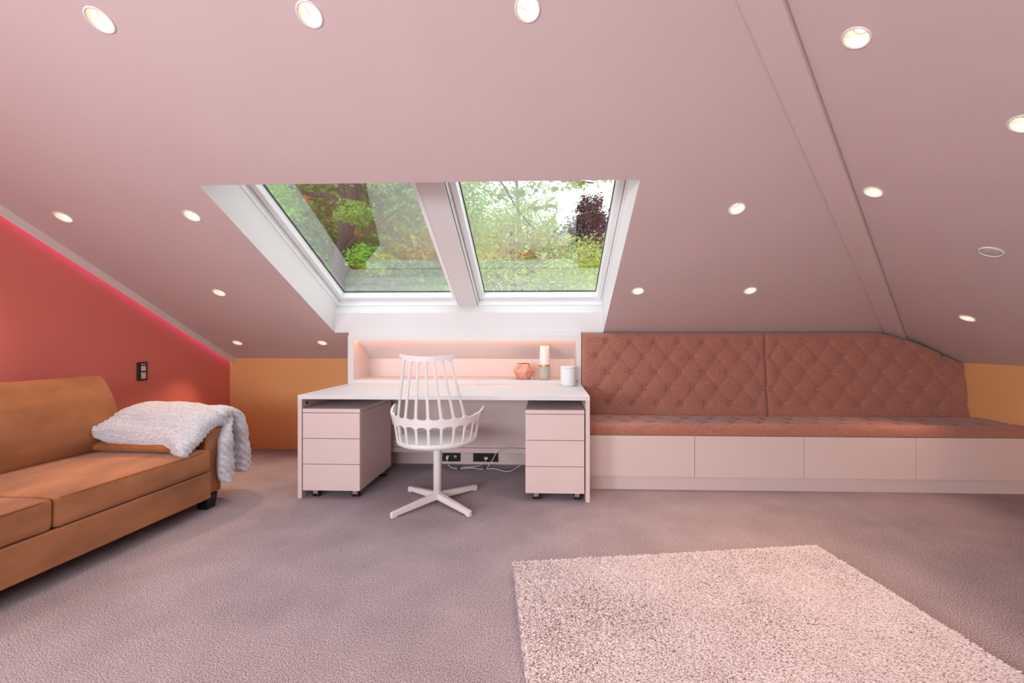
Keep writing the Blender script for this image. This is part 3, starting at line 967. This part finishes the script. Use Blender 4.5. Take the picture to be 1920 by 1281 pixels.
BL, BRt = [], []
for r_, z_ in enumerate(ROWZ):
    if r_ % 2 == 0:
        BL += [(0.516 + 0.2065 * k + 0.002 * r_, z_) for k in range(7)]
        BRt += [(1.980 + 0.003 * r_ + 0.2105 * k, z_) for k in range(8)]
    else:
        BL += [(0.415 + 0.2065 * k + 0.002 * r_, z_) for k in range(7)] + [(1.832, z_)]
        BRt += [(1.904, z_)] + [(2.085 + 0.2120 * k, z_) for k in range(7)]
backrest('tufted_backrest', 'straight tufted rose brown backrest panel next to the hutch', 0.302, 1.8655, topz_left, BL, 300, 134, 0)
backrest('tufted_backrest', 'tufted rose brown backrest panel with rounded right end', 1.8675, 3.502, topz_right, BRt, 312, 134, 0)

# long seat pad
x0, x1, y0, y1, z0, z1 = 0.302, 3.508, 3.214, 3.664, 0.4165, 0.494
loc = ((x0 + x1) / 2, (y0 + y1) / 2, z0)
t = thing('bench_cushion', 'long tufted rose brown seat pad on the bench base', 'cushion', loc)
SB = [(0.42 + 0.2075 * k, 3.395) for k in range(15)] + [(0.524 + 0.2075 * k, 3.545) for k in range(14)]
V, F = [], []
nx, ny = 300, 30
front = 9                                              # rows wrapping the rolled front edge
W = nx + 1
rows = []
for j in range(front + 1):
    a = -0.5 * math.pi + math.pi * 0.5 * j / front + 0.0
    rows.append(('f', a))
for j in range(1, ny + 1):
    rows.append(('t', j / ny))
rr = 0.034
for kind_, val in rows:
    for i in range(nx + 1):
        x = x0 + (x1 - x0) * i / nx
        wob_ = 0.004 * noise.noise(Vector((x * 9, 0.3, 1.7))) + 0.0035 * math.sin(x * 2 * math.pi / 0.2075) 
        if kind_ == 'f':
            a = (val + 0.5 * math.pi)                    # 0..pi/2
            y = y0 + 0.006 + rr - rr * math.cos(a) - wob_ * math.sin(a * 2)
            z = z0 + 0.006 + (z1 - z0 - 0.006) * (math.sin(a) ** 0.75) - 0.2 * wob_
            V.append((x, y, z))
        else:
            y = y0 + 0.006 + rr + (y1 - y0 - 0.006 - rr) * val
            d1 = 9
            for bx, by in SB:
                if abs(bx - x) < 0.2:
                    d1 = min(d1, math.hypot(x - bx, y - by))
            c = 9.0
            for k_ in range(2):
                # diagonal folds
                for sg in (-1, 1):
                    ph_ = ((x - 0.42) / 0.2075 + sg * (y - 3.395) / 0.30) % 1.0
                    c = min(c, min(ph_, 1 - ph_) * 0.17)
            h = 0.020 * math.exp(-(d1 / 0.035) ** 1.3) + 0.007 * math.exp(-(c / 0.012) ** 2)
            zz = z1 - h + 0.003 * noise.noise(Vector((x * 11, y * 11, 0)))
            V.append((x, y, zz - 0.01 * max(0, val - 0.9) * 5))
nr = len(rows)
for j in range(nr - 1):
    for i in range(nx):
        F.append((j * W + i, j * W + i + 1, (j + 1) * W + i + 1, (j + 1) * W + i))
border = [i for i in range(W)] + [j * W + nx for j in range(1, nr)] + [(nr - 1) * W + i for i in range(nx - 1, -1, -1)] + [j * W for j in range(nr - 2, 0, -1)]
b0 = len(V)
for i in border:
    V.append((V[i][0], V[i][1], z0))
nb = len(border)
for k in range(nb):
    F.append((border[(k + 1) % nb], border[k], b0 + k, b0 + (k + 1) % nb))
F.append(tuple(b0 + k for k in reversed(range(nb))))
ob('upholstery', (V, F), M['chenille'], t, True, sub=loc)
bv, bf = lathe([(0.0112, -0.004), (0.0112, 0.0), (0.010, 0.004), (0.006, 0.0065), (0.0005, 0.0072)], 16)
bme = bpy.data.meshes.new('button'); bme.from_pydata(bv, [], bf); bme.materials.append(M['chenille']); bme.shade_smooth()
for bx, by in SB:
    o = bpy.data.objects.new('button', bme); COL.objects.link(o); o.parent = t
    o.location = (bx - loc[0], by - loc[1], z1 - 0.020 - loc[2])

# ------------------------------------------------------------------ sofa
SO = Vector((-2.212, 2.735, 0))
t = thing('sofa', 'tan suede sofa with block base along the coral wall', 'sofa', SO, (0, 0, R(-3.0)))
ob('base', box(-0.93, 0.0, -1.72, 0.0, 0.090, 0.262, 0.008, 3), M['suede'], t)
for y0 in (-0.862, -1.722):
    V, F = rbox(0.375, 0.430, 0.074, 0.024, (0.004, 0.003, 0.012), (16, 18, 6), 0.003, y0 * 10)
    c = ob('seat_cushion', ([(x - 0.372, y + y0 + 0.431, z + 0.338) for x, y, z in V], F), M['suede'], t, True)
    pts = [(-0.012 + 0.008, y0 + 0.03, 0.4045), (0.0045, y0 + 0.2, 0.4065), (0.006, y0 + 0.43, 0.408), (0.0045, y0 + 0.66, 0.4065), (-0.004, y0 + 0.83, 0.4045)]
    ob('piping', tube(catmull(pts, 24), 0.0028, 6), M['suede_dark'], c, True)
PRB = [(-0.705, 0.395), (-0.672, 0.44), (-0.655, 0.52), (-0.655, 0.62), (-0.690, 0.74), (-0.745, 0.84), (-0.780, 0.884), (-0.792, 0.894), (-0.815, 0.892), (-0.862, 0.84), (-0.880, 0.70), (-0.880, 0.50), (-0.880, 0.395)]
for y0 in (-0.862, -1.724):
    V, F = [], []
    NSX = 24
    n = len(PRB)
    cxp, czp = -0.77, 0.64
    for i in range(NSX + 1):
        u = i / NSX
        e = min(u, 1 - u) * 0.86
        sc = 1 - 0.015 * (1 - min(1, e / 0.05)) ** 2
        for (px_, pz_) in PRB:
            bul = 0.012 * math.sin(math.pi * u) if px_ > -0.8 and pz_ < 0.88 else 0
            q = Vector((cxp + (px_ - cxp) * sc + bul, y0 + 0.86 * u, czp + (pz_ - czp) * (1 - (1 - sc) * 0.6)))
            q += Vector(noise.noise_vector(q * 5)) * 0.004
            V.append(tuple(q))
    for i in range(NSX):
        for k in range(n):
            F.append((i * n + k, i * n + n + k, i * n + n + (k + 1) % n, i * n + (k + 1) % n))
    F += [tuple(range(n)), tuple(reversed(range(NSX * n, NSX * n + n)))]
    bm = bmesh.new(); vs = [bm.verts.new(v) for v in V]
    for f in F: bm.faces.new([vs[i] for i in f])
    bmesh.ops.recalc_face_normals(bm, faces=bm.faces)
    bm.verts.ensure_lookup_table()
    ends = [e for e in bm.edges if len(e.link_faces) == 2 and any(len(f.verts) > 4 for f in e.link_faces)]
    bmesh.ops.bevel(bm, geom=ends, offset=0.014, segments=3, affect='EDGES', profile=0.5)
    ob('back_cushion', bm, M['suede'], t, True)
ob('back_frame', box(-0.945, -0.885, -1.72, 0.0, 0.090, 0.62, 0.015, 3), M['suede'], t)
for y0 in (0.001, -1.851):
    ob('arm', box(-0.945, -0.042, y0, y0 + 0.130, 0.100, 0.535, 0.014, 3), M['suede'], t)
for lx, ly in ((-0.085, 0.055), (-0.88, 0.055), (-0.085, -1.78), (-0.88, -1.78)):
    bm = bmesh.new()
    vs = [bm.verts.new((lx + sx * h_, ly + sy * h_, z_)) for z_, h_ in ((0.0, 0.033), (0.0995, 0.045)) for sx, sy in ((-1, -1), (1, -1), (1, 1), (-1, 1))]
    for f in ((3, 2, 1, 0), (4, 5, 6, 7), (0, 1, 5, 4), (1, 2, 6, 5), (2, 3, 7, 6), (3, 0, 4, 7)): bm.faces.new([vs[i] for i in f])
    bmesh.ops.bevel(bm, geom=list(bm.edges), offset=0.004, segments=2, affect='EDGES', profile=0.5)
    ob('leg', bm, M['black'], t)

# flat brown cushion under the throw
loc = Vector((-2.60, 2.672, 0.450))
V, F = rbox(0.315, 0.080, 0.025, 0.022, (0.004, 0.004, 0.004), (18, 8, 6), 0.004, 3)
o = ob('flat_cushion', (V, F), M['suede_dark'], None, True, loc=loc, rot=(0, 0, R(-3)))
tag(o, 'flat dark brown suede cushion squeezed beneath the grey throw', 'cushion')


# plush throw over the far sofa arm
def slab(path, nS, half, x0f, x1f, seed, drop=None, V=None, F=None):
    cs = 96
    P = catmull(path, nS, True)
    base = len(V)
    for i, p in enumerate(P):
        s = 0.5 - 0.5 * math.cos(math.pi * i / (nS - 1))
        d = (P[min(i + 1, nS - 1)] - P[max(i - 1, 0)]).normalized()
        nrm = Vector((0, -d.z, d.y))
        h = half(s)
        e = min(s, 1 - s) / 0.075
        cap = math.sqrt(max(0.0, 1 - (1 - min(1, e)) ** 2))
        h = max(0.0004, h * cap)
        xa, xb = x0f(s), x1f(s)
        xm, xw = (xa + xb) / 2, (xb - xa) / 2
        for k in range(cs):
            a = 2 * math.pi * k / cs
            ca, sa = math.cos(a), math.sin(a)
            u = math.copysign(abs(ca) ** 0.42, ca)
            v = math.copysign(abs(sa) ** 0.65, sa)
            q = Vector((xm + xw * u, p.y, p.z)) + nrm * (h * v)
            if drop: q += drop(q.x, s, u)
            rib = 0.0045 * math.sin(q.y * 150 + q.z * 110 + 3.0 * noise.noise(q * 7))
            lump = 0.012 * noise.noise(q * 9 + Vector((seed, 0, 0))) + 0.0035 * noise.noise(q * 70)
            n_ = (nrm * v + Vector((u * 0.7, 0, 0)))
            if n_.length > 0: n_.normalize()
            q += n_ * (rib + lump) * min(1, 0.02 + cap) + Vector((0, lump + rib, 0)) * (1 - cap) * (1 if s < 0.5 else 0)
            V.append(tuple(q))
    for i in range(nS - 1):
        for k in range(cs):
            k2 = (k + 1) % cs
            F.append((base + i * cs + k, base + i * cs + k2, base + (i + 1) * cs + k2, base + (i + 1) * cs + k))
    F.append(tuple(base + k for k in reversed(range(cs))))
    F.append(tuple(base + (nS - 1) * cs + k for k in range(cs)))


def smooth(a, b, x):
    k = max(0, min(1, (x - a) / (b - a))); return k * k * (3 - 2 * k)


V, F = [], []
def drop1(x, s, u):
    near = 1 - smooth(0.0, 0.42, s)
    return Vector((0, -0.06 * smooth(-2.42, -2.22, x) * near - 0.10 * smooth(-2.33, -2.20, x) * smooth(0.55, 0.75, s),
                   -0.085 * max(0, min(1, (x + 2.9) / 0.68)) * near + 0.035 * math.cos((x + 2.6) / 0.4 * 1.5) * smooth(0.05, 0.3, s) * (1 - smooth(0.5, 0.75, s)) - 0.035 * smooth(-2.45, -2.2, x) * (1 - smooth(0.5, 0.7, s))))
slab([(0, 2.590, 0.545), (0, 2.65, 0.560), (0, 2.75, 0.600), (0, 2.84, 0.610), (0, 2.915, 0.575), (0, 2.958, 0.47), (0, 2.962, 0.33), (0, 2.958, 0.155)], 120,
     lambda s: 0.066 - 0.006 * smooth(0.2, 0.4, s) + 0.016 * smooth(0.6, 0.9, s), lambda s: -2.895 + 0.12 * s, lambda s: -2.225 + 0.05 * smooth(0.5, 0.8, s), 1, drop1, V, F)
def drop2(x, s, u):
    return Vector((0, -0.03 * smooth(-2.33, -2.20, x) * s, 0))
slab([(0, 2.84, 0.615), (0, 2.93, 0.620), (0, 3.015, 0.575), (0, 3.068, 0.45), (0, 3.085, 0.32), (0, 3.085, 0.165)], 90,
     lambda s: 0.045 + 0.026 * smooth(0.3, 0.9, s), lambda s: -2.78, lambda s: -2.215 + 0.02 * s, 5, drop2, V, F)
loc = Vector((-2.5, 2.8, 0.5))
bm = bmesh.new(); vs = [bm.verts.new(v) for v in V]
for f in F: bm.faces.new([vs[i] for i in f])
bmesh.ops.recalc_face_normals(bm, faces=bm.faces)
o = ob('throw_blanket', bm, M['plush'], None, True, sub=loc, loc=loc)
tag(o, 'pale grey plush throw draped over the sofa arm', 'blanket')

# ------------------------------------------------------------------ rug
ang = math.atan2(0.233, 1.62)
t = thing('shag_rug', 'pale pink shaggy rug lying on the carpet', 'rug', (-0.177, 2.125, 0), (0, 0, ang))
RW, RL = 1.637, 2.25
ob('backing', box(0.004, RW - 0.004, -RL, -0.004, 0.001, 0.0185, 0.004), M['rug_base'], t)
V, F = [], []
rnd = random.Random(3)
def blades(n, ymin, ymax):
    for _ in range(n):
        x = rnd.random() * RW; y = -(ymin + rnd.random() * (ymax - ymin))
        nv = noise.noise_vector(Vector((x * 3.1, y * 3.1, 0.0)))
        a = 5.2 + nv.x * 0.6 + rnd.gauss(0, 1.0)
        ln = 0.010 + 0.012 * rnd.random() + 0.003 * nv.y
        h = 0.0235 + 0.005 * rnd.random() + 0.001 * nv.z
        wd = 0.0017 + 0.0011 * rnd.random()
        dx, dy = math.cos(a) * ln, math.sin(a) * ln
        b = len(V)
        px_, py_ = -math.sin(a) * wd, math.cos(a) * wd
        V.append((x - px_, y - py_, 0.016)); V.append((x + px_, y + py_, 0.016))
        V.append((x + dx * 0.6 + px_ * 0.8, y + dy * 0.6 + py_ * 0.8, 0.016 + (h - 0.016) * 0.9)); V.append((x + dx, y + dy, h)); 
        F.append((b, b + 1, b + 2, b + 3))
blades(150000, 0.0, 1.05)
blades(16000, 1.05, RL)
o = ob('pile', (V, F), M['rug_pile'], t); o['kind'] = 'stuff'

# ------------------------------------------------------------------ outside: trees and ground
GZ = -5.6
struct('lawn', plate([(-60, 5.2), (60, 5.2), (60, 90), (-60, 90)], [], lambda x, y: GZ), M['lawn'], 'garden lawn far below the skylight')


def leaves(clumps, n, size, seed, flat=0.75):
    """clumps: (x, y, z, rx, ry, rz, weight)."""
    rd = random.Random(seed)
    V, F = [], []
    tot = sum(c[6] for c in clumps)
    for (x, y, z, rx, ry, rz, wt) in clumps:
        m = int(n * wt / tot)
        subs = []
        for _ in range(max(6, m // 45)):
            while True:
                p = Vector((rd.uniform(-1, 1), rd.uniform(-1, 1), rd.uniform(-1, 1)))
                if p.length <= 1: break
            subs.append((p, 0.10 + 0.16 * rd.random()))
        for _ in range(m):
            c, sp_ = rd.choice(subs)
            p = c + Vector((rd.gauss(0, sp_), rd.gauss(0, sp_), rd.gauss(0, sp_ * flat)))
            q = Vector((x + p.x * rx, y + p.y * ry, z + p.z * rz))
            e = Euler((rd.uniform(-0.9, 0.9), rd.uniform(-0.9, 0.9), rd.uniform(0, 6.28))).to_matrix()
            s_ = size * rd.uniform(0.6, 1.3)
            b = len(V)
            for u in ((-0.5, 0, 0), (0, -0.26, 0.05), (0.5, 0, 0), (0, 0.26, 0.05)):
                V.append(tuple(q + e @ (Vector(u) * s_)))
            F.append((b, b + 1, b + 2, b + 3))
    return V, F


def tree(name, label, base, limbs, foliage, group=None):
    t = thing(name, label, 'tree', base, group=group)
    for i, (pts, r0, r1) in enumerate(limbs):
        ob('trunk' if i == 0 else 'branch', tube(catmull(pts, 26), r0, 12, r1), M['bark'], t, True, sub=base)
    for (clumps, n, size, seed, mk, nm) in foliage:
        o = ob(nm, leaves(clumps, n, size, seed), M[mk], t, sub=base)
        o['kind'] = 'stuff'
    return t


G = 'trees seen through the skylights'
# near oak, left
tree('oak_tree', 'dark leaning oak trunk with green leaves behind left skylight', (-4.6, 8.4, GZ),
     [([(-4.6, 8.4, GZ), (-4.45, 8.35, -1.0), (-4.15, 8.2, 1.92), (-4.02, 8.2, 2.65), (-3.90, 8.2, 3.38), (-3.76, 8.2, 4.14), (-3.45, 8.1, 5.6), (-3.2, 8.0, 7.6)], 0.20, 0.09),
      ([(-3.98, 8.2, 2.95), (-4.03, 8.15, 3.5), (-4.16, 8.1, 3.87), (-4.60, 8.0, 3.92), (-5.2, 7.9, 4.2)], 0.07, 0.03),
      ([(-3.88, 8.2, 3.5), (-4.02, 8.2, 4.1), (-4.16, 8.2, 4.7), (-4.2, 8.2, 5.6)], 0.09, 0.04),
      ([(-3.98, 8.15, 2.8), (-3.55, 8.0, 3.15), (-3.25, 7.9, 3.22), (-2.8, 7.8, 3.5)], 0.04, 0.015),
      ([(-3.6, 8.1, 5.0), (-2.4, 7.4, 4.5), (-1.2, 6.7, 3.95), (-0.2, 6.5, 3.62), (0.7, 6.5, 3.50)], 0.07, 0.012),
      ([(-1.2, 6.7, 3.95), (-0.75, 6.6, 3.6), (-0.45, 6.5, 3.1), (-0.2, 6.5, 2.8)], 0.022, 0.008)],
     [([(-4.2, 9.6, 3.4, 2.2, 0.7, 1.9, 3.0), (-5.8, 8.8, 3.2, 1.5, 0.8, 1.8, 1.4), (-2.6, 8.8, 3.6, 1.2, 0.6, 1.6, 1.3), (-4.3, 8.6, 4.5, 1.6, 0.8, 0.6, 0.8)], 52000, 0.115, 11, 'leaf_dark', 'foliage'),
      ([(-3.5, 7.6, 3.42, 0.36, 0.3, 0.18, 0.7), (-3.1, 7.4, 2.55, 0.34, 0.3, 0.24, 0.8), (-3.2, 7.6, 4.2, 0.5, 0.3, 0.4, 0.5), (-4.8, 7.8, 3.6, 0.5, 0.3, 0.5, 0.4)], 4600, 0.08, 12, 'leaf_bright', 'bright_foliage'),
      ([(-4.42, 7.7, 3.72, 0.08, 0.08, 0.06, 1), (-3.45, 7.7, 3.05, 0.07, 0.07, 0.05, 1)], 60, 0.08, 13, 'leaf_rust', 'rust_leaves'),
      ([(-0.9, 6.7, 3.65, 0.9, 0.5, 0.34, 1.2), (0.35, 6.5, 3.55, 0.6, 0.4, 0.20, 0.7), (-0.3, 6.5, 3.1, 0.5, 0.4, 0.25, 0.35)], 2200, 0.085, 14, 'leaf_light', 'hanging_foliage')], G)
tree('hazel_tree', 'dense dark green tree filling the background of the left skylight', (-6.4, 13.5, GZ),
     [([(-6.4, 13.5, GZ), (-6.4, 13.5, -2), (-6.3, 13.5, 2.0), (-6.4, 13.5, 5.5)], 0.25, 0.08)],
     [([(-7.2, 13.5, 4.6, 3.2, 1.2, 2.6, 1.6), (-4.6, 13.3, 4.4, 2.4, 1.1, 2.6, 1.3), (-7.0, 13.2, 2.2, 3.0, 1.2, 2.2, 1.2)], 30000, 0.19, 21, 'leaf_bright', 'foliage')], G)
# yellow green row below
for i, (x, y, top, rx, lab) in enumerate(((-5.4, 11.2, 3.0, 1.9, 'yellow green shrubby tree low behind the left skylight corner'), (-2.0, 11.6, 3.55, 2.0, 'yellow green shrubby tree low behind the mullion between skylights'), (1.4, 11.2, 3.55, 1.9, 'yellow green shrubby tree low behind the right skylight corner'))):
    tree('shrub_tree', lab, (x, y, GZ), [([(x, y, GZ), (x + 0.1, y, -3), (x - 0.05, y, -0.5), (x, y, 1.6)], 0.16, 0.06)],
         [([(x, y, top - 1.5, rx, 1.1, 1.55, 2.2), (x - 0.9, y + 0.3, top - 2.3, 1.3, 1.0, 1.5, 1.0), (x + 0.9, y + 0.3, top - 2.3, 1.3, 1.0, 1.5, 1.0)], 18000, 0.12, 30 + i, 'leaf_yellow', 'foliage')], G)
tree('lime_tree', 'pale green broad tree behind the right skylight left half', (-1.2, 15.5, GZ),
     [([(-1.2, 15.5, GZ), (-1.2, 15.5, 0), (-1.25, 15.4, 3.0), (-1.3, 15.4, 5.0)], 0.25, 0.07), ([(-1.22, 15.4, 2.2), (-0.4, 15.3, 3.8), (0.3, 15.2, 5.0)], 0.09, 0.03), ([(-1.24, 15.4, 2.6), (-2.3, 15.3, 4.2), (-3.1, 15.2, 5.6)], 0.09, 0.03)],
     [([(-1.6, 15.5, 4.2, 2.0, 1.3, 1.7, 2.0), (0.6, 15.3, 3.6, 1.5, 1.2, 1.5, 1.2), (-4.0, 15.5, 4.4, 1.8, 1.2, 2.0, 1.5)], 22000, 0.14, 40, 'leaf_light', 'foliage')], G)
tree('ash_tree', 'distant sparse pale tree against the white sky', (-1.6, 26, GZ),
     [([(-1.6, 26, GZ), (-1.6, 26, 2), (-1.7, 26, 7), (-1.9, 26, 11)], 0.3, 0.08), ([(-1.65, 26, 4), (-0.2, 26, 7), (0.6, 26, 9)], 0.12, 0.03)],
     [([(-2.4, 26, 7.2, 2.6, 1.6, 2.6, 1.6), (0.0, 26, 6.4, 1.8, 1.4, 1.8, 0.8), (-4.6, 26, 7.6, 2.0, 1.6, 2.4, 1.0)], 8500, 0.24, 50, 'leaf_light', 'foliage')], G)
for x_, lab in ((-11.5, 'far green tree mass low behind the left skylight'), (2.0, 'far green tree mass low behind the right skylight')):
    tree('field_maple', lab, (x_, 34, GZ), [([(x_, 34, GZ), (x_, 34, -2), (x_ + 0.1, 34, 3)], 0.3, 0.12)],
         [([(x_, 34, 1.6, 6.5, 1.5, 3.6, 2.0), (x_, 34.5, 4.6, 4.5, 1.4, 2.6, 1.0)], 14000, 0.42, int(90 + x_), 'leaf_light', 'foliage')], G)
tree('copper_beech', 'dark purple beech tree near the right skylight edge', (2.3, 22, GZ),
     [([(2.3, 22, GZ), (2.3, 22, 0), (2.25, 22, 4), (2.2, 22, 6.5)], 0.28, 0.06)],
     [([(2.2, 22, 6.2, 1.3, 1.2, 1.5, 1.6), (2.9, 22, 5.4, 1.2, 1.2, 1.4, 1.0), (1.4, 22, 6.0, 0.9, 1.0, 1.3, 0.9), (2.2, 22, 7.6, 0.8, 0.7, 0.9, 0.6)], 13000, 0.18, 60, 'leaf_purple', 'foliage')], G)
